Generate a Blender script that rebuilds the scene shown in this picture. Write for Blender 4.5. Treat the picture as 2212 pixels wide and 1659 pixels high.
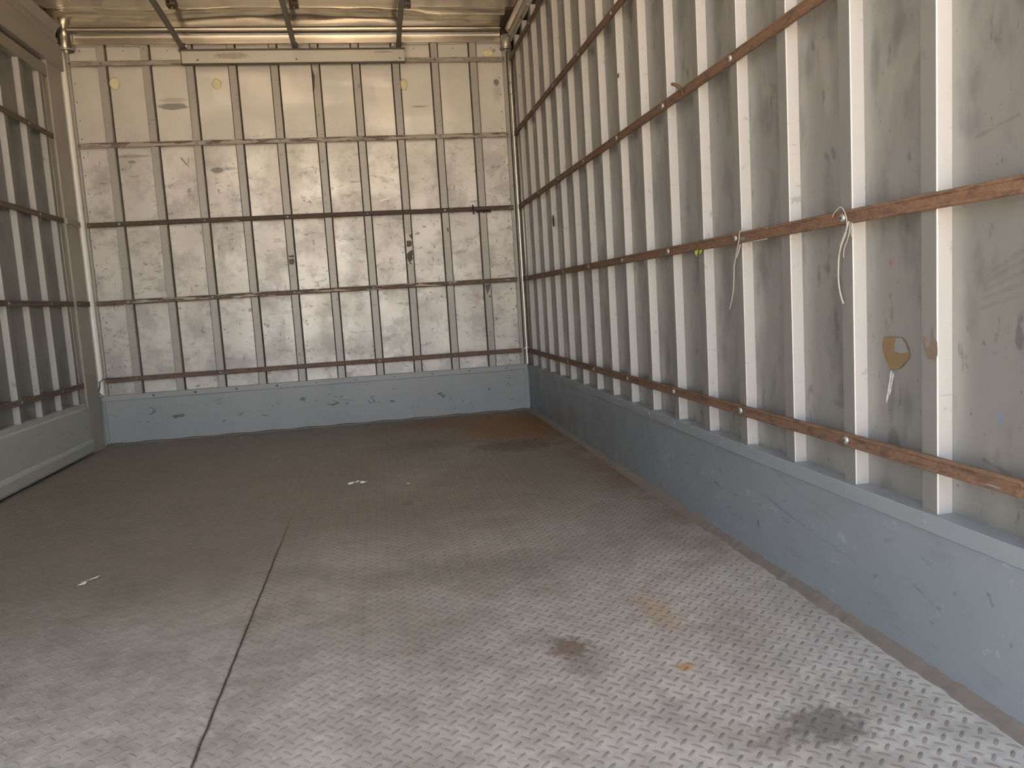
import bpy, bmesh, math, random
import numpy as np
from mathutils import Vector, Matrix, noise
random.seed(7)
S = bpy.context.scene
for o in list(bpy.data.objects): bpy.data.objects.remove(o)
COL = S.collection

# ------------------------------------------------------------------ camera
cd = bpy.data.cameras.new('camera'); co = bpy.data.objects.new('camera', cd); COL.objects.link(co)
cd.sensor_width = 36.0; cd.lens = 36 * 1685.26 / 2212; cd.clip_start = .02
Rv = Vector((0.98313912, -0.17209312, -0.06181777)); Uv = Vector((0.0792768, 0.09649606, 0.9921712)); Fv = Vector((0.16478066, 0.98034304, -0.10851204))
M = Matrix((Rv, Uv, -Fv)).transposed().to_4x4(); M.translation = Vector((1.47811, -4.44555, 0.64608)); co.matrix_world = M
S.camera = co
# ------------------------------------------------------------------ light
S.view_settings.view_transform = 'Standard'; S.view_settings.look = 'None'; S.view_settings.gamma = 1
S.view_settings.use_curve_mapping = False
S.view_settings.exposure = 1.55
S.cycles.max_bounces = 6; S.cycles.diffuse_bounces = 4; S.cycles.glossy_bounces = 3
S.cycles.use_adaptive_sampling = True; S.cycles.adaptive_threshold = 0.08; S.cycles.adaptive_min_samples = 16
w = bpy.data.worlds.new('sky'); S.world = w; w.use_nodes = True
nt = w.node_tree; nt.nodes.clear()
sk = nt.nodes.new('ShaderNodeTexSky'); sk.sky_type = 'NISHITA'; sk.sun_disc = False
sk.sun_elevation = math.radians(42); sk.sun_rotation = math.radians(-70); sk.air_density = 1.0; sk.dust_density = 2.2; sk.ozone_density = 1.0
bg = nt.nodes.new('ShaderNodeBackground'); bg.inputs['Strength'].default_value = 0.34
hs = nt.nodes.new('ShaderNodeHueSaturation'); hs.inputs['Saturation'].default_value = .6
wo = nt.nodes.new('ShaderNodeOutputWorld'); nt.links.new(sk.outputs[0], hs.inputs['Color']); nt.links.new(hs.outputs[0], bg.inputs[0]); nt.links.new(bg.outputs[0], wo.inputs[0])
sd = bpy.data.lights.new('sun', 'SUN'); sd.energy = 14.0; sd.angle = math.radians(.6); sd.color = (1, .875, .70)
so = bpy.data.objects.new('sun', sd); COL.objects.link(so)
so.rotation_euler = Vector((.70, -.25, -.67)).to_track_quat('-Z', 'Y').to_euler()   # the sun stands on the left of the truck, a little ahead of it

# ------------------------------------------------------------------ dimensions
W, H = 2.35, 2.17
REAR = -4.30
D, RW, P = 0.0255, 0.0367, 0.2127
RO, BO = 0.1848, 0.2028
ZR = [1.9641, 1.558, 1.1575, 0.7531, 0.3479]
ZB = 0.267

# ------------------------------------------------------------------ materials
class NT:
    def __init__(s, name):
        s.cache = {}; s.m = bpy.data.materials.new(name); s.m.use_nodes = True; s.t = s.m.node_tree; s.t.nodes.clear()
        s.out = s.n('ShaderNodeOutputMaterial'); s.b = s.n('ShaderNodeBsdfPrincipled'); s.l(s.b.outputs[0], s.out.inputs[0])
        g = s.n('ShaderNodeNewGeometry'); s.pos = g.outputs['Position']
        oi = s.n('ShaderNodeObjectInfo'); s.rnd = oi.outputs['Random']
    def n(s, t): return s.t.nodes.new(t)
    def l(s, a, b): s.t.links.new(a, b)
    def set(s, sock, v):
        if isinstance(v, bpy.types.NodeSocket): s.l(v, sock)
        else: sock.default_value = v
    def math(s, op, a, b=0.0, c=None, clamp=False):
        n = s.n('ShaderNodeMath'); n.operation = op; n.use_clamp = clamp
        s.set(n.inputs[0], a); s.set(n.inputs[1], b)
        if c is not None: s.set(n.inputs[2], c)
        return n.outputs[0]
    def vmath(s, op, a, b):
        n = s.n('ShaderNodeVectorMath'); n.operation = op
        s.set(n.inputs[0], a); s.set(n.inputs[1], b)
        return n.outputs['Value'] if op == 'LENGTH' else n.outputs[0]
    def noise(s, scale, detail=3, rough=.55, vec=None, stretch=None, off=(0, 0, 0), dist=0):
        key = (scale, detail, rough, stretch, off, dist)
        if vec is None and key in s.cache: return s.cache[key]
        r = s._noise(scale, detail, rough, vec, stretch, off, dist)
        if vec is None: s.cache[key] = r
        return r
    def _noise(s, scale, detail, rough, vec, stretch, off, dist):
        v = vec or s.pos
        if stretch: v = s.vmath('MULTIPLY', v, stretch)
        v = s.vmath('ADD', v, off)
        n = s.n('ShaderNodeTexNoise'); n.inputs['Scale'].default_value = scale; n.inputs['Detail'].default_value = detail
        n.inputs['Roughness'].default_value = rough; n.inputs['Distortion'].default_value = dist; s.l(v, n.inputs['Vector'])
        return n.outputs['Fac']
    def ramp(s, f, lo, hi, a=0.0, b=1.0):
        n = s.n('ShaderNodeMapRange'); n.clamp = True; n.interpolation_type = 'SMOOTHSTEP'
        s.set(n.inputs[0], f); n.inputs[1].default_value = lo; n.inputs[2].default_value = hi; n.inputs[3].default_value = a; n.inputs[4].default_value = b
        return n.outputs[0]
    def mix(s, f, a, b):
        n = s.n('ShaderNodeMix'); n.data_type = 'RGBA'
        s.set(n.inputs[0], f); s.set(n.inputs[6], a if isinstance(a, bpy.types.NodeSocket) else (*a, 1)); s.set(n.inputs[7], b if isinstance(b, bpy.types.NodeSocket) else (*b, 1))
        return n.outputs[2]
    def blob(s, c, r, soft=.35, warp=.25, wscale=14):
        """soft-edged stain: centre c, radii r, edge broken up by noise"""
        v = s.vmath('SUBTRACT', s.pos, c); v = s.vmath('MULTIPLY', v, [1 / k for k in r])
        L = s.vmath('LENGTH', v, (0, 0, 0))
        nz = s.noise(60 if wscale > 25 else 22, 3, .65)
        L = s.math('ADD', L, s.math('MULTIPLY', s.math('SUBTRACT', nz, .5), warp * 7))
        return s.ramp(L, 1 - soft, 1 + soft, 1, 0)
    def seg(s, a, b, r, soft=.4):
        """thin straight scratch from a to b"""
        a, b = Vector(a), Vector(b); d = b - a; ln = d.length; d.normalize()
        v = s.vmath('SUBTRACT', s.pos, tuple(a))
        n = s.n('ShaderNodeVectorMath'); n.operation = 'DOT_PRODUCT'; s.l(v, n.inputs[0]); n.inputs[1].default_value = d
        t = s.math('MINIMUM', s.math('MAXIMUM', n.outputs['Value'], 0), ln)
        n2 = s.n('ShaderNodeVectorMath'); n2.operation = 'SCALE'; n2.inputs[0].default_value = d; s.l(t, n2.inputs['Scale'])
        q = s.vmath('LENGTH', s.vmath('SUBTRACT', v, n2.outputs[0]), (0, 0, 0))
        q = s.math('ADD', q, s.math('MULTIPLY', s.math('SUBTRACT', s.noise(45, 2, .6), .5), r * 3.2))
        return s.ramp(q, r * (.35 - soft), r * (1.1 + soft), 1, 0)
    def mx(s, *a):
        r = a[0]
        for k in a[1:]: r = s.math('MAXIMUM', r, k)
        return r
    def fin(s, col, rough, metal=0.0, bump=None, bs=.1, bd=.01, spec=None):
        s.set(s.b.inputs['Base Color'], col if isinstance(col, bpy.types.NodeSocket) else (*col, 1)); s.set(s.b.inputs['Roughness'], rough); s.set(s.b.inputs['Metallic'], metal)
        if spec is not None: s.b.inputs['Specular IOR Level'].default_value = spec
        if bump is not None:
            b = s.n('ShaderNodeBump'); b.inputs['Strength'].default_value = bs; b.inputs['Distance'].default_value = bd
            s.l(bump, b.inputs['Height']); s.l(b.outputs[0], s.b.inputs['Normal'])
        return s.m

def scuffs(s, st1, st2, dens1=.62, dens2=.66):
    a = s.ramp(s.noise(1, 3, .65, stretch=st1, off=(3.1, 7.7, 1.3)), dens1, dens1 + .09)
    b = s.ramp(s.noise(1, 3, .6, stretch=st2, off=(11.1, 2.7, 9.3)), dens2, dens2 + .07)
    return a, b

def mat_back_sheet(marks=True):
    s = NT('aluminium sheet back wall')
    z = s.n('ShaderNodeSeparateXYZ'); s.l(s.pos, z.inputs[0]); Z = z.outputs['Z']
    low = s.ramp(Z, 1.75, 1.35)                         # loads rub the wall below shoulder height
    base = s.mix(s.noise(2.2, 2, .6), (.60, .585, .545), (.72, .70, .65))
    base = s.mix(s.math('MULTIPLY', s.rnd, .3), base, (.56, .55, .53))
    grey = s.math('MULTIPLY', s.ramp(s.noise(6, 4, .7, off=(4, 1, 2)), .44, .62), low)
    base = s.mix(s.math('MULTIPLY', grey, .55), base, (.33, .325, .315))
    st = s.ramp(s.noise(1, 3, .7, stretch=(11, 11, 26), off=(3.1, 7.7, 1.3)), .58, .68)     # smudges drawn out sideways
    base = s.mix(s.math('MULTIPLY', s.math('MULTIPLY', st, low), .5), base, (.26, .255, .245))
    a = s.ramp(s.noise(1, 3, .6, stretch=(9, 9, 60), off=(3.1, 2.7, 1.3)), .68, .72)
    b = s.ramp(s.noise(1, 3, .65, stretch=(24, 24, 30), off=(11.1, 2.7, 9.3)), .64, .70)
    c = s.ramp(s.noise(1, 2, .5, stretch=(70, 70, 16), off=(1, 5, 8)), .66, .71)
    patch = s.ramp(s.noise(3.5, 2, .5, off=(9, 3, 3)), .34, .56)
    m = s.math('MULTIPLY', s.mx(a, b, c), s.math('MULTIPLY', s.math('ADD', s.math('MULTIPLY', low, .85), .08), patch))
    base = s.mix(s.math('MULTIPLY', m, .68), base, (.13, .125, .12))
    if marks:
        mk = s.mx(s.blob((.521, 0, 1.753), (.075, .1, .0165), .22, .13), s.math('MULTIPLY', s.blob((.52, 0, 1.785), (.06, .1, .012), .5, .2), .5),
                  s.blob((.713, 0, 1.42), (.034, .1, .014), .3, .1), s.math('MULTIPLY', s.blob((.76, 0, 1.427), (.05, .1, .008), .5, .1), .6),
                  s.blob((.291, 0, 1.476), (.02, .1, .008), .3, .1), s.math('MULTIPLY', s.blob((.29, 0, 1.505), (.085, .1, .008), .4, .1), .7),
                  s.seg((.535, 0, 1.49), (.572, 0, 1.44), .004), s.seg((.572, 0, 1.49), (.568, 0, 1.452), .003),
                  s.seg((.235, 0, 1.566), (.33, 0, 1.558), .0035), s.blob((2.243, 0, 1.849), (.016, .1, .018), .3, .2),
                  s.math('MULTIPLY', s.blob((2.243, 0, 1.80), (.02, .1, .05), .8, .2), .35), s.math('MULTIPLY', s.blob((1.805, 0, 1.727), (.045, .1, .005), .4, .1), .7))
        base = s.mix(s.math('MULTIPLY', mk, .8), base, (.16, .16, .155))
        base = s.mix(s.seg((1.555, 0, 1.228), (1.60, 0, 1.238), .0035), base, (.93, .92, .87))
        red = s.math('MULTIPLY', s.blob((2.065, 0, .672), (.014, .1, .02), .5, .4, 50), .6)
        base = s.mix(s.math('MULTIPLY', red, .6), base, (.50, .16, .12))
    base = s.mix(s.math('MULTIPLY', s.ramp(s.noise(1, 2, .5, stretch=(5, 5, 1.2), off=(2, 6, 1)), .5, .7), .18), base, (.40, .37, .31))
    buck = s.math('ADD', s.noise(1.0, 2, .4, stretch=(2.2, 2.2, 5.5)), s.math('MULTIPLY', s.noise(60, 2, .5, stretch=(1, 1, .2)), .012))
    return s.fin(base, s.ramp(s.noise(4, 1, .6, off=(2, 2, 2)), .3, .7, .40, .54), .35, buck, .4, .03)

def mat_side_sheet(name, sideX, marks=False, lum=1.0):
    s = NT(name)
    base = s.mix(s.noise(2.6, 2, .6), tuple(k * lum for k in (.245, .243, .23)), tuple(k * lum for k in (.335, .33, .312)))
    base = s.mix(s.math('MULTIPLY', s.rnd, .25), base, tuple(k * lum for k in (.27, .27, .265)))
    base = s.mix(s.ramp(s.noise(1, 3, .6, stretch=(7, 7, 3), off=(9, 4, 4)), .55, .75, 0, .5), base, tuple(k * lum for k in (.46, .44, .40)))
    a = s.ramp(s.noise(1, 3, .6, stretch=(12, 12, 6), off=(3.1, 7.7, 1.3)), .50, .68)
    b = s.ramp(s.noise(1, 3, .6, stretch=(30, 30, 15), off=(1.1, 2.7, 9.3)), .62, .72)
    c = s.ramp(s.noise(1, 3, .5, stretch=(90, 90, 55), off=(1, 5, 8)), .70, .75)
    base = s.mix(s.math('MULTIPLY', a, .6), base, (.155, .153, .150))
    base = s.mix(s.math('MULTIPLY', s.mx(b, c), .6), base, (.12, .118, .113))
    if sideX > 1 and marks:
        X = sideX
        mk = s.mx(s.blob((X, -3.234, .352), (.1, .016, .03), .3, .12), s.math('MULTIPLY', s.blob((X, -3.228, .44), (.1, .009, .05), .4, .15), .75),
                  s.math('MULTIPLY', s.blob((X, -3.416, .585), (.1, .012, .032), .7, .15), .6), s.math('MULTIPLY', s.blob((X, -3.194, 1.004), (.1, .012, .05), .5, .2), .7),
                  s.math('MULTIPLY', s.blob((X, -3.26, 1.044), (.1, .03, .022), .6, .2), .6), s.math('MULTIPLY', s.blob((X, -3.10, .405), (.1, .05, .008), .4, .1), .7),
                  *[s.math('MULTIPLY', s.seg((X, -3.43 - .006 * k, .590 + .013 * k), (X, -3.50 - .005 * k, .606 + .017 * k), .0036), .38) for k in range(5)],
                  s.seg((X, -3.04, .884), (X, -3.05, .870), .005), s.seg((X, -3.063, .888), (X, -3.07, .874), .005),
                  s.math('MULTIPLY', s.seg((X, -3.44, .365), (X, -3.49, .352), .004), .8), s.math('MULTIPLY', s.seg((X, -3.42, .835), (X, -3.50, .85), .003), .6))
        base = s.mix(s.math('MULTIPLY', mk, .72), base, (.15, .15, .15))
        base = s.mix(s.mx(s.seg((X, -3.229, .480), (X, -3.216, .425), .0024), s.seg((X, -3.234, .476), (X, -3.224, .440), .0016)), base, (.95, .95, .95))
        base = s.mix(s.math('MULTIPLY', s.blob((X, -3.23, .665), (.1, .004, .007), .4, .5, 90), .6), base, (.42, .06, .06))
        base = s.mix(s.math('MULTIPLY', s.blob((X, -3.47, .43), (.1, .004, .010), .5, .3, 90), .5), base, (.15, .3, .6))
    buck = s.math('ADD', s.noise(1.0, 2, .4, stretch=(3, 3, 2.0)), s.math('MULTIPLY', s.noise(1, 2, .5, stretch=(150, 150, 6)), .012))
    return s.fin(base, s.ramp(s.noise(5, 1, .6, off=(2, 2, 2)), .3, .7, .38, .50), .42, buck, .35, .02)

def mat_rib(name, col1, col2, dirt=.6, metal=.25):
    s = NT(name)
    base = s.mix(s.noise(3, 4, .6, off=(0, 0, 5)), col1, col2)
    base = s.mix(s.math('MULTIPLY', s.rnd, .3), base, tuple(k * .86 for k in col1))
    a = s.ramp(s.noise(1, 3, .65, stretch=(30, 30, 28), off=(6, 2, 4)), .62, .72)
    b = s.ramp(s.noise(1, 3, .6, stretch=(12, 12, 120), off=(8, 1, 4)), .66, .72)
    base = s.mix(s.math('MULTIPLY', s.mx(a, b), dirt), base, (.17, .17, .165))
    return s.fin(base, .48, metal, s.noise(120, 2, .5), .04, .002)

def mat_rail(name, rust, metal, amount, dark):
    s = NT(name)
    n1 = s.noise(1, 3, .65, stretch=(26, 26, 90), off=(2, 2, 2))
    n2 = s.noise(1, 4, .75, stretch=(110, 110, 170), off=(5, 2, 2))
    base = s.mix(s.ramp(n2, .3, .7), tuple(k * 1.12 for k in rust), tuple(k * .72 for k in rust))
    base = s.mix(s.ramp(n1, .50, .66, 0, .55), base, dark)
    m = s.ramp(s.noise(1, 3, .6, stretch=(9, 9, 70), off=(7, 7, 1)), amount, amount + .05)
    base = s.mix(m, base, metal)
    return s.fin(base, .62, s.math('MULTIPLY', m, .5), n2, .5, .003, .3)

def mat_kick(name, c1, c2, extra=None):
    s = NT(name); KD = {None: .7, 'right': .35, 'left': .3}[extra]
    base = s.mix(s.noise(2.1, 5, .6), c1, c2)
    z = s.n('ShaderNodeSeparateXYZ'); s.l(s.pos, z.inputs[0]); Z = z.outputs['Z']
    a = s.ramp(s.noise(1, 3, .6, stretch=(13, 13, 34), off=(4, 4, 1), dist=.6), .64, .68)
    band = s.math('MULTIPLY', s.ramp(Z, .04, .10), s.ramp(Z, .23, .16))
    base = s.mix(s.math('MULTIPLY', s.math('MULTIPLY', a, band), KD), base, (.05, .05, .055))
    b = s.ramp(s.noise(1, 3, .6, stretch=(45, 45, 60), off=(4, 8, 1)), .68, .73)
    base = s.mix(s.math('MULTIPLY', b, KD * .6), base, (.08, .08, .085))
    c = s.ramp(s.noise(1, 3, .6, stretch=(20, 20, 30), off=(9, 8, 1)), .63, .72)
    base = s.mix(s.math('MULTIPLY', c, .35), base, (.38, .40, .42))
    top = s.ramp(Z, .236, .242)
    base = s.mix(s.math('MULTIPLY', top, .3 if extra is None else .1), base, (.40, .42, .40))
    if extra == 'right':
        X = 2.3185
        mk = s.mx(s.math('MULTIPLY', s.seg((X, -2.83, .165), (X, -2.93, .148), .0030), .6), s.math('MULTIPLY', s.seg((X, -2.93, .148), (X, -3.02, .137), .0024), .5), s.math('MULTIPLY', s.seg((X, -3.03, .136), (X, -3.18, .120), .0026), .4), s.seg((X, -3.33, .135), (X, -3.37, .12), .0025),
                  s.seg((X, -3.488, .18), (X, -3.494, .165), .003), s.math('MULTIPLY', s.blob((X, -3.528, .12), (.1, .005, .0045), .4, .4, 60), .6), s.blob((X, -2.79, .09), (.1, .006, .008), .4, .3, 60))
        base = s.mix(s.math('MULTIPLY', mk, .6), base, (.06, .055, .05))
        base = s.mix(s.math('MULTIPLY', s.seg((X, -3.068, .145), (X, -3.085, .139), .0022), .6), base, (.15, .40, .62))
        base = s.mix(s.math('MULTIPLY', s.ramp(s.noise(1, 3, .65, stretch=(20, 6, 22), off=(7, 2, 6)), .58, .70), .2), base, (.10, .11, .12))
    return s.fin(base, s.ramp(s.noise(7, 3, .6), .3, .7, .34, .50), .0, s.noise(25, 4, .6), .12, .004, .5)

def mat_floor(name, lug):
    s = NT(name)
    sx = s.n('ShaderNodeSeparateXYZ'); s.l(s.pos, sx.inputs[0]); X, Y = sx.outputs['X'], sx.outputs['Y']
    steel = s.mix(s.noise(3.2, 3, .6), (.64, .63, .59), (.80, .79, .745))
    steel = s.mix(s.ramp(s.noise(28, 4, .65), .35, .7, 0, .35), steel, (.22, .21, .20))
    steel = s.mix(s.ramp(s.noise(7, 4, .65, off=(6, 1, 0)), .45, .68, 0, .5), steel, (.35, .345, .30))
    steel = s.mix(s.ramp(s.noise(2.2, 3, .6, off=(1, 6, 0)), .5, .7, 0, .35), steel, (.42, .40, .36))
    film = s.mix(s.noise(2.4, 5, .65, off=(3, 3, 3)), (.215, .19, .152), (.275, .255, .215))
    # the film of rust and dirt lies thick at the front of the body and is walked off towards the doors
    t = s.math('ADD', s.ramp(Y, -3.3, -1.9, 0, 1), s.math('MULTIPLY', s.math('SUBTRACT', s.noise(1.6, 4, .6, off=(8, 0, 0)), .5), 1.3))
    t = s.math('ADD', t, s.ramp(X, 1.6, .5, 0, .35))
    base = s.mix(s.math('MULTIPLY', s.ramp(t, .0, 1.1), .85), steel, film)
    rusty = s.ramp(s.noise(5.5, 5, .7, off=(0, 5, 0)), .56, .68)
    base = s.mix(s.math('MULTIPLY', rusty, .18), base, (.26, .155, .11))
    rr = s.mx(s.blob((2.15, -.55, 0), (.30, .42, .2), .6, .3, 5), s.math('MULTIPLY', s.blob((1.9, -.28, 0), (.40, .22, .2), .6, .3, 5), .7))
    base = s.mix(s.math('MULTIPLY', rr, .85), base, (.30, .145, .035))
    edge = s.math('MULTIPLY', s.math('MULTIPLY', s.ramp(X, 2.12, 2.30), s.ramp(Y, -2.9, -2.3)), s.ramp(s.noise(6, 4, .6, off=(2, 5, 0)), .35, .6))
    base = s.mix(s.math('MULTIPLY', edge, .6), base, (.22, .115, .06))
    dk = s.mx(s.blob((2.03, -1.08, 0), (.17, .12, .2), .5, .35, 9), s.math('MULTIPLY', s.blob((1.62, -2.62, 0), (.26, .10, .2), .7, .3, 7), .45), s.math('MULTIPLY', s.blob((1.66, -.9, 0), (.2, .12, .2), .7, .3, 7), .5),
              s.blob((2.075, -3.455, 0), (.062, .05, .2), .5, .3, 30), s.math('MULTIPLY', s.blob((2.03, -3.46, 0), (.07, .035, .2), .6, .3, 30), .7), s.math('MULTIPLY', s.blob((1.45, -3.05, 0), (.35, .30, .2), .9, .3, 5), .35))
    base = s.mix(s.math('MULTIPLY', dk, .62), base, (.075, .065, .05))
    og = s.mx(s.blob((1.781, -3.10, 0), (.035, .04, .2), .5, .35, 40), s.math('MULTIPLY', s.blob((1.79, -3.17, 0), (.035, .05, .2), .6, .35, 40), .5))
    base = s.mix(s.math('MULTIPLY', og, .7), base, (.17, .095, .045))
    og2 = s.mx(s.blob((1.953, -3.229, 0), (.013, .014, .2), .5, .3, 50), s.math('MULTIPLY', s.blob((1.99, -3.00, 0), (.03, .10, .2), .8, .5, 45), .45))
    base = s.mix(s.math('MULTIPLY', og2, .8), base, (.62, .34, .10))
    seam = s.math('MULTIPLY', s.ramp(s.math('ABSOLUTE', s.math('ADD', s.math('SUBTRACT', X, 1.163), s.math('MULTIPLY', s.math('SUBTRACT', s.noise(16, 2, .5, off=(3, 1, 0)), .5), .008))), .0010, .0052, .8, 0), s.ramp(Y, -1.7, -2.4))
    base = s.mix(seam, base, (.15, .105, .08))
    if lug: base = s.mix(s.ramp(X, .9, 2.1, .22, .5), base, (.19, .13, .10))
    rough = s.ramp(t, 0, 1.1, .40, .58) if not lug else s.ramp(t, 0, 1.1, .34, .46)
    return s.fin(base, rough, .42 if not lug else .45, s.noise(70, 2, .6), .25, .0015)

def mat_plain(name, c, rough=.5, metal=0.0, var=.15, ns=20, bs=.15):
    s = NT(name)
    return s.fin(s.mix(s.noise(ns, 3, .6), tuple(k * (1 - var) for k in c), tuple(min(1, k * (1 + var)) for k in c)), rough, metal, s.noise(ns * 6, 1, .5) if bs > .1 else None, bs, .002)

def mat_paint_box():
    s = NT('chipped white enamel')
    base = s.mix(s.noise(8, 4, .6), (.50, .49, .44), (.60, .58, .52))
    chips = s.mx(s.blob((.85, -.07, 1.985), (.085, .1, .016), .25, .2, 22), s.blob((1.63, -.07, 1.998), (.05, .1, .005), .3, .2, 60), s.ramp(s.noise(26, 4, .6), .68, .72))
    base = s.mix(s.math('MULTIPLY', chips, .7), base, (.26, .25, .21))
    return s.fin(base, .38, .15, s.noise(40, 2, .5), .05, .002)

def mat_ground():
    s = NT('dry sunlit concrete')
    base = s.mix(s.noise(.8, 5, .6), (.50, .40, .29), (.58, .47, .35))
    return s.fin(base, .9, 0, s.noise(30, 3, .6), .3, .01)

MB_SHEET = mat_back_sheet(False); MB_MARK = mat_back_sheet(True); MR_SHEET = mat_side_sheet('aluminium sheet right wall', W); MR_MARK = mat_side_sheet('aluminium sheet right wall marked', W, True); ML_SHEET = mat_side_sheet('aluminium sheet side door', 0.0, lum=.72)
M_RIB_B = mat_rib('grey galvanised rib', (.37, .36, .33), (.455, .445, .41), .6)
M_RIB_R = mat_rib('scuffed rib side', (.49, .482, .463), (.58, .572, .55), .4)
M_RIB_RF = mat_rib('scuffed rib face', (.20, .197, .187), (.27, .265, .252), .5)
M_RAIL_R = mat_rail('rusty rail right', (.185, .112, .072), (.30, .31, .28), .70, (.05, .035, .028))
M_RAIL_B = mat_rail('worn rail back', (.19, .135, .11), (.52, .48, .43), .56, (.07, .055, .045))
M_RAIL_B2 = mat_rail('scraped rail back', (.21, .165, .14), (.46, .43, .38), .44, (.10, .08, .065))
M_RAIL_B3 = mat_rail('black rail back', (.12, .09, .075), (.40, .36, .32), .66, (.04, .03, .028))
M_RAIL_B5 = mat_rail('brown rail back', (.21, .145, .115), (.50, .46, .40), .68, (.10, .07, .055))
M_RAIL_T = mat_rail('grey rail top', (.34, .31, .27), (.45, .42, .37), .5, (.2, .18, .15))
M_RAIL_L = mat_rail('brown rail side door', (.20, .145, .115), (.33, .29, .25), .68, (.09, .07, .06))
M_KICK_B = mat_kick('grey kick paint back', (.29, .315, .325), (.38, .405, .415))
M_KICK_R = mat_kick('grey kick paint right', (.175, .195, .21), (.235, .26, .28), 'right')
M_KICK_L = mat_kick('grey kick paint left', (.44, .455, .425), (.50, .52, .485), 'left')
M_FLOOR = mat_floor('worn tread plate', False); M_LUG = mat_floor('worn tread lugs', True)
M_ALU = mat_plain('plain aluminium extrusion', (.66, .61, .53), .26, .92, .12, 6, .1)
M_ALU_D = mat_plain('dull aluminium', (.42, .40, .35), .42, .6, .15, 6, .1)
M_ROOF = mat_plain('thin shiny roof sheet', (.92, .83, .67), .20, .85, .10, 4, .03)
M_FRAME = mat_plain('grey painted door frame', (.42, .395, .345), .5, .1, .12, 4, .1)
M_LEAFFR = mat_plain('door leaf frame metal', (.36, .335, .28), .45, .4, .12, 5, .1)
M_PIPE = mat_plain('polished tube', (.95, .94, .90), .30, .0, .06, 5, .05)
M_PIPE_D = mat_plain('dull tube', (.56, .54, .49), .36, .65, .12, 8, .1)
M_DARK = mat_plain('dark recess', (.075, .06, .045), .8)
M_TUBE = mat_plain('grey steel bar', (.17, .155, .13), .5, .3, .2, 9, .1)
M_BOX = mat_paint_box(); M_LIP = mat_plain('dark box lip', (.11, .095, .07), .5, .2)
M_BOLT = mat_plain('zinc bolt', (.36, .38, .37), .38, .6, .15, 60, .2)
M_BOLT_D = mat_plain('grubby bolt', (.25, .23, .20), .55, .3, .25, 60, .2)
M_HOLE = mat_plain('hole black', (.02, .02, .02), .9)
M_FOAM = mat_plain('yellowed foam', (.80, .74, .48), .85, 0, .12, 60, .6)
M_TWINE = mat_plain('pale twine', (.40, .375, .32), .9, 0, .15, 90, .4)
M_CABLE = mat_plain('black cable', (.035, .03, .027), .5)
M_PAPER = mat_plain('white paper flake', (.86, .84, .80), .8, 0, .05)
M_TAN = mat_plain('tan glue film', (.17, .118, .06), .65, 0, .12, 40, .3)
M_TAN2 = mat_plain('brown glue film', (.16, .12, .09), .7, 0, .2, 60, .3)
M_GREYP = mat_plain('grey torn liner', (.19, .195, .20), .6)
M_TORN = mat_plain('dark torn sticker', (.105, .098, .08), .6, 0, .15, 40, .2)
M_WHITEP = mat_plain('white sticker paper', (.74, .70, .64), .7, 0, .06, 40, .2)
M_LIME = mat_plain('lime plastic', (.50, .58, .06), .45, 0, .2, 60, .2)
M_RUSTD = mat_plain('rusty steel', (.13, .07, .04), .7, .1, .3, 60, .4)
M_WELD = mat_plain('floor edge bead', (.19, .172, .152), .55, .2, .2, 12, .5)
M_OUT = mat_plain('white outer skin', (.7, .7, .68), .5)
M_GROUND = mat_ground()

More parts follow.
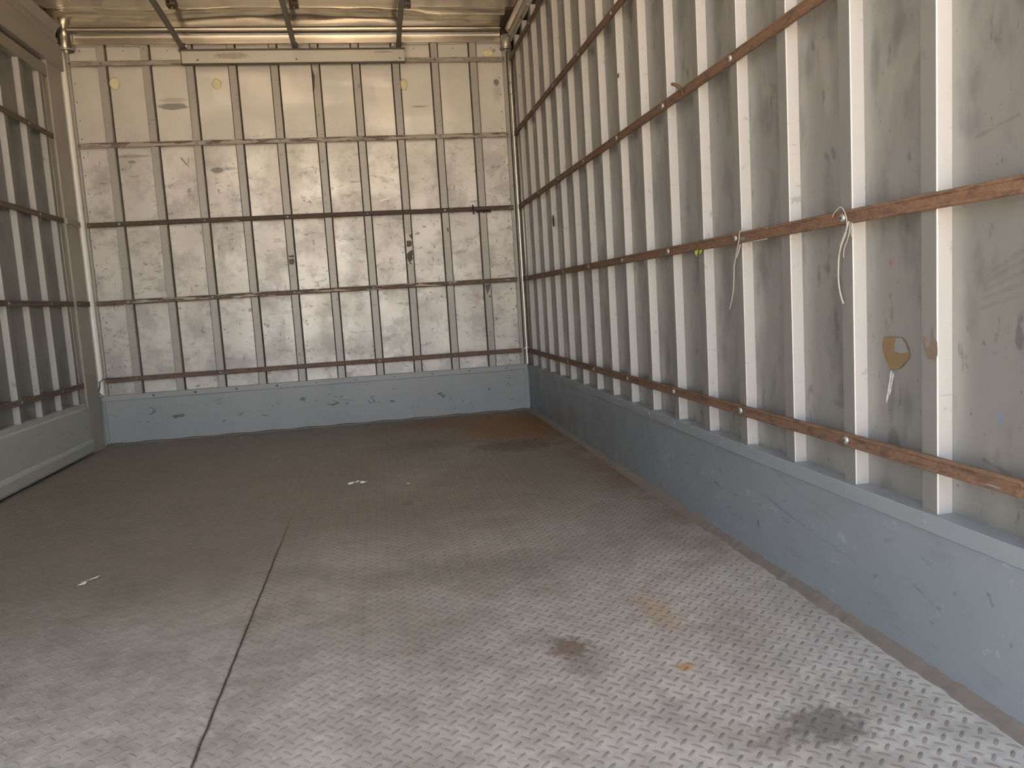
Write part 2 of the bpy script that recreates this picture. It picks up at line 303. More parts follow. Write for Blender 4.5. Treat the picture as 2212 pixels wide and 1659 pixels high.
# ------------------------------------------------------------------ mesh helpers
def mesh(name, verts, faces, mat, smooth=False):
    me = bpy.data.meshes.new(name); me.from_pydata([tuple(v) for v in verts], [], faces); me.update()
    me.materials.append(mat)
    if smooth:
        for p in me.polygons: p.use_smooth = True
    return me
def link(name, me, parent=None):
    o = bpy.data.objects.new(name, me); COL.objects.link(o)
    if parent: o.parent = parent
    return o
def tag(o, label=None, cat=None, group=None, kind=None):
    if label: o['label'] = label
    if cat: o['category'] = cat
    if group: o['group'] = group
    if kind: o['kind'] = kind
    return o
def empty(name, loc=(0, 0, 0)):
    o = bpy.data.objects.new(name, None); COL.objects.link(o); o.empty_display_size = .1; o.location = loc
    return o
class Geo:
    def __init__(s): s.v = []; s.f = []
    def add(s, v, f):
        k = len(s.v); s.v += [tuple(p) for p in v]; s.f += [tuple(i + k for i in q) for q in f]; return s
    def box(s, a, b):
        (x0, y0, z0), (x1, y1, z1) = a, b
        return s.add([(x0, y0, z0), (x1, y0, z0), (x1, y1, z0), (x0, y1, z0), (x0, y0, z1), (x1, y0, z1), (x1, y1, z1), (x0, y1, z1)],
                     [(0, 3, 2, 1), (4, 5, 6, 7), (0, 1, 5, 4), (1, 2, 6, 5), (2, 3, 7, 6), (3, 0, 4, 7)])
    def extrude(s, prof, fn, ts, closed=True):
        """prof: list of 2-D points, fn(p, t) -> 3-D point, ts: stations"""
        n = len(prof); k = len(s.v)
        for t in ts: s.v += [tuple(fn(p, t)) for p in prof]
        for i in range(len(ts) - 1):
            for j in range(n if closed else n - 1):
                a = k + i * n + j; b = k + i * n + (j + 1) % n
                s.f.append((a, b, b + n, a + n))
        if closed:
            s.f.append(tuple(k + j for j in range(n))[::-1]); s.f.append(tuple(k + (len(ts) - 1) * n + j for j in range(n)))
        return s
    def tube(s, pts, r, seg=8):
        pts = [Vector(p) for p in pts]; n = len(pts); k = len(s.v); prev = None
        rr = r if isinstance(r, (list, tuple)) else [r] * n
        for i, p in enumerate(pts):
            d = (pts[min(i + 1, n - 1)] - pts[max(i - 1, 0)]).normalized()
            a = (prev - d * prev.dot(d)) if prev else d.cross(Vector((0, 0, 1)) if abs(d.z) < .9 else Vector((1, 0, 0)))
            a.normalize(); prev = a; b = d.cross(a)
            for j in range(seg):
                t = 2 * math.pi * j / seg; s.v.append(tuple(p + (a * math.cos(t) + b * math.sin(t)) * rr[i]))
        for i in range(n - 1):
            for j in range(seg):
                q = k + i * seg; s.f.append((q + j, q + (j + 1) % seg, q + seg + (j + 1) % seg, q + seg + j))
        s.f.append(tuple(k + j for j in range(seg))[::-1]); s.f.append(tuple(k + (n - 1) * seg + j for j in range(seg)))
        return s
    def lathe(s, prof, c, ax, seg=12):
        """prof: (r, h) pairs turned round axis ax from centre c"""
        ax = Vector(ax).normalized(); a = ax.orthogonal().normalized(); b = ax.cross(a); k = len(s.v); c = Vector(c)
        for r, h in prof:
            for j in range(seg):
                t = 2 * math.pi * j / seg; s.v.append(tuple(c + ax * h + (a * math.cos(t) + b * math.sin(t)) * r))
        for i in range(len(prof) - 1):
            for j in range(seg):
                q = k + i * seg; s.f.append((q + j, q + (j + 1) % seg, q + seg + (j + 1) % seg, q + seg + j))
        s.f.append(tuple(k + (len(prof) - 1) * seg + j for j in range(seg)))
        return s
    def plate(s, poly, n, th):
        """flat polygon (3-D points) given thickness th along n"""
        n = Vector(n); m = len(poly); a = [Vector(p) for p in poly]
        return s.add(a + [p + n * th for p in a], [tuple(range(m, 2 * m)), tuple(range(m))[::-1]] + [(i, (i + 1) % m, m + (i + 1) % m, m + i) for i in range(m)])
    def build(s, name, mat, parent=None, smooth=False, fix=True):
        me = mesh(name, s.v, s.f, mat, smooth)
        if fix:
            bm = bmesh.new(); bm.from_mesh(me); bmesh.ops.recalc_face_normals(bm, faces=bm.faces); bm.to_mesh(me); bm.free()
        return link(name, me, parent)

# ------------------------------------------------------------------ ground outside
g = Geo()
N = 24
vs = [(-60 + 120 * i / N, -90 + 130 * j / N, -1.05 + .02 * math.sin(i * 1.7) * math.cos(j * 1.3)) for j in range(N + 1) for i in range(N + 1)]
g.add(vs, [(j * (N + 1) + i, j * (N + 1) + i + 1, (j + 1) * (N + 1) + i + 1, (j + 1) * (N + 1) + i) for j in range(N) for i in range(N)])
tag(g.build('ground', M_GROUND, fix=False), kind='structure')

# ------------------------------------------------------------------ floor of tread plate
floor = tag(empty('floor'), kind='structure')
SEAM = 1.163
FX0, FX1 = 0.005, W - .02
def floor_plate(x0, x1, seed):
    nx, ny = 26, 60; v = []
    ys = np.linspace(.0, REAR + .0, ny + 1); xs = np.linspace(x0, x1, nx + 1)
    def hz(x, y): return .0015 * math.sin(x * 2.3 + seed) * math.sin(y * 1.7)
    for y in ys:
        for x in xs: v.append((x, y, hz(x, y)))
    f = [(j * (nx + 1) + i, (j + 1) * (nx + 1) + i, (j + 1) * (nx + 1) + i + 1, j * (nx + 1) + i + 1) for j in range(ny) for i in range(nx)]
    gg = Geo().add(v, f); gg.box((x0, REAR, -.012), (x1, 0, -.006))
    for xe in (x0, x1): gg.add([(xe, 0, -.01), (xe, REAR, -.01), (xe, REAR, hz(xe, REAR)), (xe, 0, hz(xe, 0))], [(0, 1, 2, 3)])
    pl = gg.build('floor_plate', M_FLOOR, floor, fix=False)
    for p in pl.data.polygons[:nx * ny]: p.use_smooth = True
    # tread lugs: lozenges at +-45 degrees on a 29 mm lattice, staggered
    L, Bw, hh, pt = .0118, .0031, .0016, .029
    rng = np.random.default_rng(seed)
    cen = []
    ix = np.arange(-2, 90); iy = np.arange(-2, 160)
    for k, (dx, dy, sg) in enumerate(((0, 0, 1), (pt / 2, pt / 2, -1))):
        X = 1.98 + (ix - 68) * pt + dx; Y = -3.121 + (iy - 42) * pt + dy
        XX, YY = np.meshgrid(X, Y); XX = XX.ravel(); YY = YY.ravel()
        ok = (XX > x0 + .003) & (XX < (x1 - .004 if x1 < 2 else x1 - .037)) & (YY < -.01) & (YY > REAR + .01)
        cen.append(np.stack([XX[ok], YY[ok], np.full(ok.sum(), sg)], 1))
    C = np.concatenate(cen); n = len(C)
    t = np.array([[-L, 0, 0], [-L * .55, -Bw, 0], [L * .55, -Bw, 0], [L, 0, 0], [L * .55, Bw, 0], [-L * .55, Bw, 0],
                  [-L * .62, 0, hh * .8], [-L * .3, -Bw * .42, hh], [L * .3, -Bw * .42, hh], [L * .62, 0, hh * .8], [L * .3, Bw * .42, hh], [-L * .3, Bw * .42, hh]])
    ff = [(0, 1, 7, 6), (1, 2, 8, 7), (2, 3, 9, 8), (3, 4, 10, 9), (4, 5, 11, 10), (5, 0, 6, 11), (6, 7, 8, 9, 10, 11)]
    ca = math.cos(math.pi / 4)
    V = np.zeros((n, 12, 3)); sg = C[:, 2][:, None]
    V[:, :, 0] = C[:, 0][:, None] + ca * (t[:, 0] - sg * t[:, 1]); V[:, :, 1] = C[:, 1][:, None] + ca * (sg * t[:, 0] + t[:, 1])
    V[:, :, 2] = t[:, 2] * (1 - .15 * rng.random((n, 1))) + (.0015 * np.sin(C[:, 0] * 2.3 + seed) * np.sin(C[:, 1] * 1.7))[:, None] - .0002
    me = bpy.data.meshes.new('tread_lugs')
    nl = sum(len(q) for q in ff)
    me.vertices.add(n * 12); me.vertices.foreach_set('co', V.ravel())
    loops = (np.concatenate([np.array(q) for q in ff])[None, :] + 12 * np.arange(n)[:, None]).ravel()
    lens = np.array([len(q) for q in ff]); starts = np.concatenate([[0], np.cumsum(lens)[:-1]])
    me.loops.add(n * nl); me.loops.foreach_set('vertex_index', loops.astype(np.int32))
    me.polygons.add(n * len(ff)); me.polygons.foreach_set('loop_start', (starts[None, :] + nl * np.arange(n)[:, None]).ravel().astype(np.int32))
    me.polygons.foreach_set('loop_total', np.tile(lens, n).astype(np.int32))
    me.update(calc_edges=True); me.validate(); me.materials.append(M_LUG)
    tag(link('tread_lugs', me, pl), kind='stuff')
floor_plate(FX0, SEAM, 3)
floor_plate(SEAM, FX1, 8)
Geo().box((-.02, REAR, -.05), (W + .02, .02, -.012)).build('subfloor', M_RUSTD, floor)
# ragged sealing bead where the floor meets the right kick panel
gb = Geo(); ts = np.linspace(-.01, REAR, 420)
def beadf(p, y):
    r = 1 + .16 * noise.noise(Vector((y * 9, p[0] * 3, 1))) + .20 * noise.noise(Vector((y * 42, p[0] * 9, 1)))
    return (FX1 - .003 + p[0] * r, y, p[1] * r)
gb.extrude([(0, 0), (0, .022), (-.005, .0205), (-.013, .012), (-.024, .0035), (-.029, .0008), (-.029, 0)], beadf, ts)
gb.build('floor_bead', M_WELD, floor, smooth=True)
gb = Geo(); gb.extrude([(0, 0), (0, .011), (-.006, .008), (-.011, 0)], lambda p, x: (x, -.034 + p[0], p[1] * (1 + .2 * math.sin(x * 31))), np.linspace(.02, 2.31, 60))
gb.build('floor_bead', M_WELD, floor, smooth=True)

# ------------------------------------------------------------------ walls: ribs and sheet panels
ZT = 2.07
def rib_geo(fn, z0, z1, c, dent=None):
    """hollow hat rib: c along the wall, depth out of it"""
    h = RW / 2; ch = .0016
    prof = [(-h, -.012), (-h, D - ch), (-h + ch, D), (h - ch, D), (h, D - ch), (h, -.012)]
    zs = [z0, z1] if dent is None else list(np.linspace(z0, z1, 46))
    gg = Geo()
    def f(p, z):
        a = p[0] + c; d = p[1]
        if dent and p[0] < 0:
            a += .012 * math.exp(-((z - 1.88) / .035) ** 2) * (1 if p[1] > 0 else .2); d -= .004 * math.exp(-((z - 1.88) / .035) ** 2) * (1 if p[1] > 0 else 0)
        return fn(a, d, z)
    gg.extrude(prof, f, zs)
    return gg
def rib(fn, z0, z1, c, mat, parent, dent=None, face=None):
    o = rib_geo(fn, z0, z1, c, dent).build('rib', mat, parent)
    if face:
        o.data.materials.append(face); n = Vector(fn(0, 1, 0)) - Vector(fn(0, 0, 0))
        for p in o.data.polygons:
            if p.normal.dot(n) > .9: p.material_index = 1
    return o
def panel_geo(fn, a0, a1, z0, z1, depth=.0, th=.004, seed=0):
    nx, nz = 5, 26; v = []
    for k in range(nz + 1):
        for i in range(nx + 1):
            a = a0 + (a1 - a0) * i / nx; z = z0 + (z1 - z0) * k / nz
            u = i / nx; bow = .0014 * math.sin(math.pi * u) * noise.noise(Vector((seed * 3.7, z * 3.1, u)))
            v.append(fn(a, depth + bow, z))
    f = [(k * (nx + 1) + i, k * (nx + 1) + i + 1, (k + 1) * (nx + 1) + i + 1, (k + 1) * (nx + 1) + i) for k in range(nz) for i in range(nx)]
    gg = Geo().add(v, f); n = len(v)
    back = [fn(a, depth - th, z) for a, z in ((a0, z0), (a1, z0), (a1, z1), (a0, z1))]
    front = [fn(a, depth, z) for a, z in ((a0, z0), (a1, z0), (a1, z1), (a0, z1))]
    gg.add(back + front, [(0, 1, 2, 3), (0, 4, 5, 1), (1, 5, 6, 2), (2, 6, 7, 3), (3, 7, 4, 0)])
    return gg
def smooth_panel(o):
    for p in o.data.polygons:
        if len(p.vertices) == 4 and p.area < .01: p.use_smooth = True

back_f = lambda a, d, z: (a, -d, z)
right_f = lambda a, d, z: (W - d, a, z)
left_f = lambda a, d, z: (-.0085 + d, a, z)

wall_back = tag(Geo().box((-.06, .012, -.05), (W + .03, .035, 2.22)).build('wall_back', M_DARK), kind='structure')
ribx = [BO + i * P for i in range(10)]
GAP = .006
edges = [.047] + sum([[x - RW / 2 - GAP, x + RW / 2 + GAP] for x in ribx], []) + [2.283]
for i in range(0, len(edges), 2):
    smooth_panel(panel_geo(back_f, edges[i], edges[i + 1], .20, 2.06, seed=i).build('sheet_panel', MB_MARK if i // 2 in (0, 1, 2, 3, 7, 8, 9, 10) else MB_SHEET, wall_back))
for i, x in enumerate(ribx):
    rib(back_f, .20, 2.058, x, M_RIB_B, wall_back, dent=(i == 5) or None)
# corner flanges of the back wall
Geo().box((.028, -.012, .25), (.046, .012, 2.04)).build('corner_flange', M_RIB_B, wall_back)
Geo().box((2.284, -.012, .25), (2.304, .012, 2.04)).build('corner_flange', M_RIB_B, wall_back)
rv = Geo()
for x in (.062, 2.262):
    for k in range(19):
        z = .31 + k * .092
        if min(abs(z - q) for q in ZR) > .02: rv.lathe([(.0038, 0), (.0036, .0012), (.002, .002)], (x + random.uniform(-.003, .003), -.001, z), (0, -1, 0), 8)
for i in range(11):
    rv.lathe([(.0035, 0), (.003, .0015), (.0015, .002)], (BO + (i - .5) * P, -.001, 2.035), (0, -1, 0), 8)
tag(rv.build('rivets', M_BOLT_D, wall_back), kind='stuff')

wall_right = tag(Geo().box((W + .012, REAR, -.05), (W + .04, .03, 2.22)).build('wall_right', M_OUT), kind='structure')
ribr = [-(RO + i * P) + RW / 2 for i in range(20)]
es = [-.012] + sum([[y + RW / 2, y - RW / 2] for y in ribr], [])
es = es + [REAR]
for i in range(0, len(es), 2):
    if es[i] > REAR + .02: smooth_panel(panel_geo(right_f, es[i], max(es[i + 1], REAR), .20, ZT, seed=i + 40).build('sheet_panel', MR_MARK if i // 2 in (14, 15, 16) else MR_SHEET, wall_right))
for y in ribr:
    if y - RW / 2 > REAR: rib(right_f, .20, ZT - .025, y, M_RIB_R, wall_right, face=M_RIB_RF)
# door frame on the left: post, header and sill belong to the left wall
wall_left = tag(Geo().box((-.07, REAR, -.05), (-.045, .03, 2.22)).build('wall_left', M_OUT), kind='structure')
DY0, DY1 = -.252, -1.42
Geo().box((-.045, -.25, 0), (.024, -.088, 2.042)).build('door_post', M_FRAME, wall_left)
Geo().box((-.045, DY1 - .2, 0), (.024, DY1 - .004, 2.042)).build('door_post', M_FRAME, wall_left)
Geo().box((-.045, DY1 - .002, 1.921), (.030, -.03, 2.042)).build('door_header', M_FRAME, wall_left)
Geo().box((-.045, DY1, -.002), (.006, DY0, .003)).build('door_sill', M_FRAME, wall_left)
# the rest of the left wall behind the side door
for i in range(5, 20):
    y = -(.3497 + i * P) - .35 + RW / 2
    if y - P < REAR: break
    rib(left_f, .20, ZT - .025, y, M_RIB_R, wall_left, face=M_RIB_RF)
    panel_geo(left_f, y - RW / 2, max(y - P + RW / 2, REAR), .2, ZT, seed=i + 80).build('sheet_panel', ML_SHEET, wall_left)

door = tag(empty('door_1', (0, 0, 0)), kind='structure')
gl = Geo().box((-.03, DY1 + .006, .008), (-.012, DY0 - .006, 1.912)); gl.build('door_leaf', M_DARK, door)
fr = Geo()
fr.box((-.012, DY1 + .006, 1.838), (.022, DY0 - .006, 1.893))
fr.build('leaf_top_band', M_LEAFFR, door)
Geo().extrude([(-.012, 0), (.010, 0), (.018, -.012), (.010, -.020), (.010, -.03), (.018, -.038), (.018, -.052), (-.012, -.06)], lambda p, z: (p[0], DY0 - .010 + p[1], z), [.25, 1.838]).build('leaf_edge', M_LEAFFR, door)
Geo().box((-.012, DY1 + .006, .25), (.018, DY1 + .07, 1.838)).build('leaf_edge', M_LEAFFR, door)
ldr = [-(.3497 + i * P) + RW / 2 for i in range(5)]
es = [DY0 - .07] + sum([[y + RW / 2, y - RW / 2] for y in ldr], []) + [DY1 + .05]
for i in range(0, len(es), 2):
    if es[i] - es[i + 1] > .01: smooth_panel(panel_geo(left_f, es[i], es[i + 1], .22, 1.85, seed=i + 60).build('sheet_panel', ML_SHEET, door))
for y in ldr: rib(left_f, .22, 1.84, y, M_RIB_R, door, face=M_RIB_RF)
# kick plate of the leaf with its ledge
Geo().extrude([(-.012, .010), (.030, .010), (.036, .02), (.036, .060), (.030, .072), (.024, .076), (.024, .232), (.019, .240), (.019, .262), (-.012, .262)],
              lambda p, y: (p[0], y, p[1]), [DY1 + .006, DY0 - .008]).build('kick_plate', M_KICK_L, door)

# ------------------------------------------------------------------ kick panels of the room
kp = [(-.012, 0), (-.012, ZB), (.0345, ZB), (.036, ZB - .0015), (.036, ZB - .028), (.0315, ZB - .031), (.0315, .012), (.033, 0)]
bb = tag(empty('baseboard_back'), kind='structure')
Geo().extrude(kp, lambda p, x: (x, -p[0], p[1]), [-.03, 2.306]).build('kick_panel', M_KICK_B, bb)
Geo().extrude([(0, 0), (.0395, 0), (.0395, ZB + .001), (0, ZB + .001)], lambda p, x: (x, -p[0], p[1]), [2.299, 2.3205]).build('end_flange', M_KICK_B, bb)
Geo().extrude([(.0, 0), (.0385, 0), (.0385, ZB - .002), (.0, ZB - .002)], lambda p, x: (x, -p[0], p[1]), [.024, .034]).build('end_flange', M_KICK_B, bb)
for i in range(10):
    x = BO + i * P + .075
    b = Geo().lathe([(.0075, 0), (.0072, .0012), (.0060, .0018)], (x, -.0358, ZB - .014), (0, -1, 0), 12).build('screw', M_BOLT if i > 3 else M_BOLT_D, bb)
    Geo().lathe([(.0032, 0), (.003, .0006)], (x, -.0375, ZB - .014), (0, -1, 0), 8).build('screw_recess', M_HOLE, b)
br = tag(empty('baseboard_right'), kind='structure')
for y0, y1, off in ((-.001, -2.350, 0), (-2.353, REAR, -.0012)):
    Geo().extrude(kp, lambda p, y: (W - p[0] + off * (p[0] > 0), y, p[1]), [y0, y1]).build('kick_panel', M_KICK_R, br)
for i in range(1, 20):
    y = -(RO + i * P) + RW / 2
    if y < REAR + .03: break
    Geo().lathe([(.0065, 0), (.006, .0014), (.004, .002)], (W - .036, y, ZB - .014), (-1, 0, 0), 10).build('screw', M_KICK_R, br)

# ------------------------------------------------------------------ tie rails (things)
RH = .0125
rp = [(0, -RH), (.0065, -RH), (.0088, -RH + .002), (.0088, -RH + .005), (.0068, -RH + .0068), (.0068, RH - .0068), (.0088, RH - .005), (.0088, RH - .002), (.0065, RH), (0, RH)]
def bolt(c, n, mat, parent, r=.0085, dark=True):
    b = Geo().lathe([(r, 0), (r * .98, .0012), (r * .75, .0035), (r * .42, .0048)], c, n, 14).build('bolt', mat, parent, smooth=True)
    if dark: Geo().lathe([(r * .30, 0), (r * .28, .0006)], Vector(c) + Vector(n) * .0047, n, 8).build('bolt_recess', M_HOLE, b)
    return b
names = ['top', 'second', 'middle', 'fourth', 'lowest']
LB = ['grey tie rail topmost on the end wall, partly behind the white box',
      'scratched pale brown tie rail on the end wall, second from the top',
      'blackened middle tie rail of the end wall with dark tape near its right end',
      'speckled rust and white tie rail on the end wall, second from the bottom',
      'brown tie rail on the end wall just above the grey kick panel']
LR = ['dark tie rail near the ceiling on the right wall, highest of the five there',
      'dark brown tie rail rising steeply on the right wall, second from the ceiling',
      'rusty tie rail with a small hook standing on it, on the right wall',
      'orange-rusted tie rail with twine hanging from it on the right wall',
      'rusty brown tie rail sloping down just above the right kick panel']
def wob(x, k): return .0012 * noise.noise(Vector((x * 2.1, k * 5.3, 0)))
for k, z in enumerate(ZR):
    o = empty('tie_rail', (W / 2, 0, z)); tag(o, LB[k], 'rail', 'tie rails on the end wall')
    x0, x1 = (.046, 2.290); xs = np.linspace(x0, x1, 60)
    r = Geo().extrude(rp, lambda p, x: (x - W / 2, -(D + p[0] + .0003 + abs(wob(x, k))), p[1] + wob(x + 5, k)), xs).build('rail_strip', (M_RAIL_T, M_RAIL_B2, M_RAIL_B3, M_RAIL_B, M_RAIL_B5)[k], o)
    for i in range(0, 10, 2):
        bolt((ribx[i] - W / 2, -(D + .0072), 0), (0, -1, 0), M_BOLT if (k + i) % 4 else M_BOLT_D, o, .0075, False)
    for x in (.056, 2.281): bolt((x - W / 2, -(D + .0072), 0), (0, -1, 0), M_BOLT_D, o, .0075)
NOTCH = -3.545
for k, z in enumerate(ZR):
    o = empty('tie_rail', (W, -1.8, z)); tag(o, LR[k], 'rail', 'tie rails on the right wall')
    ys = np.linspace(-.055, NOTCH, 90)
    r = Geo().extrude(rp, lambda p, y: (-(D + p[0] + .0003 + abs(wob(y, k + 9))), y + 1.8, p[1] + wob(y + 5, k + 9)), ys)
    # open-ended slot at the rail's end: two prongs
    for s_ in (1, -1):
        prong = [(0, NOTCH), (s_ * 0, NOTCH)]
        pts = [(s_ * RH, NOTCH), (s_ * RH, NOTCH - .022)] + [(s_ * RH * q, NOTCH - .022 * (1 - (1 - q) ** .5)) for q in (.62, .40, .18)] + [(0, NOTCH)]
        r.plate([(-(D + .0005), y + 1.8, zz) for zz, y in pts], (-1, 0, 0), .0075)
    r.build('rail_strip', M_RAIL_R, o)
    for i in range(0, 16, 2):
        bolt((-(D + .0072), ribr[i] + 1.8, 0), (-1, 0, 0), M_BOLT if i > 8 else M_BOLT_D, o, .0082)
LL = {1: 'dark tie rail highest on the side door at the left', 2: 'brown tie rail second from the top on the left side door', 3: 'dark level tie rail third down on the left side door', 4: 'brown tie rail nearest the kick plate on the left side door'}
for k in (1, 2, 3, 4):
    o = empty('tie_rail', (0, -.8, ZR[k])); tag(o, LL[k], 'rail', 'tie rails on the side door')
    Geo().extrude(rp, lambda p, y: (.0173 + p[0] * .8 + abs(wob(y, k + 20)), y + .8, p[1]), np.linspace(-.275, DY1 + .03, 30)).build('rail_strip', M_RAIL_L, o)
    for i in (1, 3): bolt((.0173 + .006, ldr[i] + .8, 0), (1, 0, 0), M_BOLT_D, o, .0075, False)
for k, lb in ((2, 'short stub of tie rail on the grey door post, upper one'), (3, 'short stub of tie rail on the grey door post, lower one')):
    o = empty('rail_stub', (.024, -.16, ZR[k])); tag(o, lb, 'rail')
    Geo().extrude(rp, lambda p, y: (p[0] * .8 + .0003, y, p[1]), np.linspace(-.088, .085, 3)).build('stub_strip', M_FRAME if k == 2 else M_RAIL_L, o)
    bolt((.006, -.062, 0), (1, 0, 0), M_BOLT, o, .006, False)

# ------------------------------------------------------------------ corner tubes and castings
def corner_post(x, y, r, z0, z1, mat, label, parts):
    o = empty('corner_tube', (x, y, z0)); tag(o, label, 'tube')
    zs = [0, .004] + list(np.linspace(.05, z1 - z0, 12))
    Geo().tube([(0, 0, z) for z in zs], r, 18).build('tube_body', mat, o, smooth=True)
    for nm, h, rr, hh, m in parts:
        Geo().lathe([(r * .9, 0), (rr, .001), (rr, hh - .001), (r * .9, hh)], (0, 0, h), (0, 0, 1), 18).build(nm, m, o, smooth=False)
    return o
corner_post(.0185, -.032, .0180, .268, 2.02, M_PIPE, 'bright white polished tube standing in the left corner of the end wall', [('tube_joint', 1.50, .0172, .01, M_PIPE_D), ('tube_sleeve', 0, .0176, .07, M_PIPE)])
corner_post(2.3195, -.032, .0135, .268, 2.03, M_PIPE_D, 'pale aluminium tube standing in the right corner of the end wall', [('tube_sleeve', 0, .0152, .085, M_PIPE_D), ('end_cap', .085, .0155, .012, M_PIPE)])
t = Geo().tube([(2.3365, -.075, z) for z in (.27, 1.0, 1.99)], .0095, 14).build('conduit', M_PIPE_D, smooth=True)
tag(t, 'thin grey conduit beside the corner tube, against the first right-wall bay', 'tube')
def casting(name, c, rx, ry, rz, label, mat):
    o = empty(name, c); tag(o, label, 'bracket')
    v = []; nu, nv = 20, 9
    gg = Geo()
    prof = [(1.0, -1.0), (1.03, -.85), (1.0, -.3), (.97, .2), (.85, .62), (.55, .9), (.2, 1.0)]
    gg.lathe(prof, (0, 0, 0), (0, 0, 1), 20)
    gg.v = [(x * rx, y * ry, z * rz) for x, y, z in gg.v]
    gg.build('casting_shell', mat, o, smooth=True)
    Geo().lathe([(rx * 1.08, 0), (rx * 1.12, .004), (rx * 1.08, .008)], (0, 0, -rz), (0, 0, 1), 20).build('casting_rim', M_ALU_D, o)
    bolt((rx * .5, -ry * .88, rz * .1), (.3, -1, 0), M_BOLT, o, .004, False)
casting('corner_casting', (.052, -.052, 2.078), .034, .034, .058, 'shiny rounded corner casting at the top of the left tube', M_ALU)
casting('corner_casting', (2.300, -.050, 2.052), .032, .030, .042, 'dull rounded corner casting at the top of the right tube', M_PIPE_D)

# ------------------------------------------------------------------ ceiling
ceiling = tag(Geo().box((-.07, REAR, 2.215), (W + .04, .035, 2.235)).build('ceiling', M_OUT), kind='structure')
cove = [(0, 2.052), (.016, 2.052), (.018, 2.054), (.018, 2.076), (.013, 2.079), (.013, 2.088), (.014, 2.096), (.019, 2.105), (.027, 2.112), (.038, 2.116), (.042, 2.113), (.046, 2.114), (.047, 2.122), (.040, 2.127), (0, 2.127)]
Geo().extrude(cove, lambda p, x: (x, -.022 - p[0] * 1.0, p[1]), np.linspace(.07, 2.272, 30)).build('ceiling_cove', M_ALU, ceiling)
coveR = [(0, 2.040), (.004, 2.040), (.006, 2.043), (.006, 2.070), (.016, 2.076), (.018, 2.090), (.028, 2.104), (.032, 2.112), (.024, 2.127), (0, 2.127)]
Geo().extrude(coveR, lambda p, y: (W - D - p[0] + .002, y, p[1]), [-.082, REAR]).build('ceiling_cove', M_ALU_D, ceiling)
coveL = [(0, 2.043), (.012, 2.043), (.014, 2.046), (.014, 2.066), (.008, 2.072), (.010, 2.090), (.022, 2.110), (.036, 2.126), (.030, 2.132), (-.02, 2.132), (-.02, 2.043)]
Geo().extrude(coveL, lambda p, y: (.020 + p[0], y, p[1]), [-.10, REAR]).build('ceiling_cove', M_FRAME, ceiling)
rv = Geo()
for i in range(46): rv.lathe([(.002, 0), (.002, .004), (.001, .006)], (.14 + i * .0468, -.063, 2.1185), (0, -.6, -1), 6)
for i in range(60): rv.lathe([(.0025, 0), (.0022, .004), (.001, .006)], (.057, -.12 - i * .07, 2.119), (.6, 0, -1), 6)
for y in ribr:
    if y > REAR: rv.lathe([(.003, 0), (.003, .005), (.001, .007)], (W - D - .024, y - .004, 2.076), (-.6, 0, -1), 6)
    if y > REAR: rv.lathe([(.0035, 0), (.003, .003), (.001, .005)], (W - D - .006, y - .004, 2.050), (-1, 0, 0), 6)
tag(rv.build('rivets', M_BOLT, ceiling), kind='stuff')
# crumpled roof sheets between the bows
BOWS = [-.415 - .61 * k for k in range(7)]
def roof_sheet(y0, y1, z0, z1, k):
    nx, ny = 90, 26; v = []
    for j in range(ny + 1):
        for i in range(nx + 1):
            x = .03 + (2.265 - .03) * i / nx; u = j / ny; y = y0 + (y1 - y0) * u
            z = z0 + (z1 - z0) * min(1, u * 1.0)
            yc = .42 + .16 * math.sin(x * 1.6 + k) + .07 * math.sin(x * 4.3 + 2 + k)
            e = math.sin(math.pi * u) ** .7
            z += e * (.022 * math.exp(-abs(u - yc) / .10) - .018 * math.exp(-((u - yc - .34) / .10) ** 2) + .010 * noise.noise(Vector((x * 2.2, u * 2.0 + k * 7, .3))) + .004 * noise.noise(Vector((x * 7, u * 4, k))))
            v.append((x, y, z))
    f = [(j * (nx + 1) + i, j * (nx + 1) + i + 1, (j + 1) * (nx + 1) + i + 1, (j + 1) * (nx + 1) + i) for j in range(ny) for i in range(nx)]
    Geo().add(v, f).build('roof_sheet', M_ROOF, ceiling, smooth=True, fix=False)
roof_sheet(-.066, BOWS[0] + .06, 2.126, 2.150, 0)
for k in range(6): roof_sheet(BOWS[k] - .05, BOWS[k + 1] + .06, 2.150, 2.150, k + 1)
bp = [(.092, 2.150), (.088, 2.134), (.060, 2.134), (.052, 2.140), (.046, 2.126), (-.04, 2.126), (-.048, 2.140), (-.056, 2.134), (-.07, 2.134), (-.075, 2.150), (-.075, 2.156), (.092, 2.156)]
for y in BOWS: Geo().extrude(bp, lambda p, x: (x, y + p[0], p[1]), np.linspace(.035, 2.30, 8)).build('roof_bow', M_ALU, ceiling)
# folded gusset in the right corner
Geo().add([(2.12, -.066, 2.124), (2.27, -.066, 2.118), (2.29, -.16, 2.110), (2.25, -.11, 2.095), (2.19, -.075, 2.113)], [(0, 1, 4), (1, 3, 4), (1, 2, 3)]).build('corner_gusset', M_ALU_D, ceiling, fix=False)
Geo().box((2.265, -.30, 2.13), (2.31, -.06, 2.21)).build('corner_shade_block', M_DARK, ceiling)  # solid dark block; its colour stands in for shade in the open corner

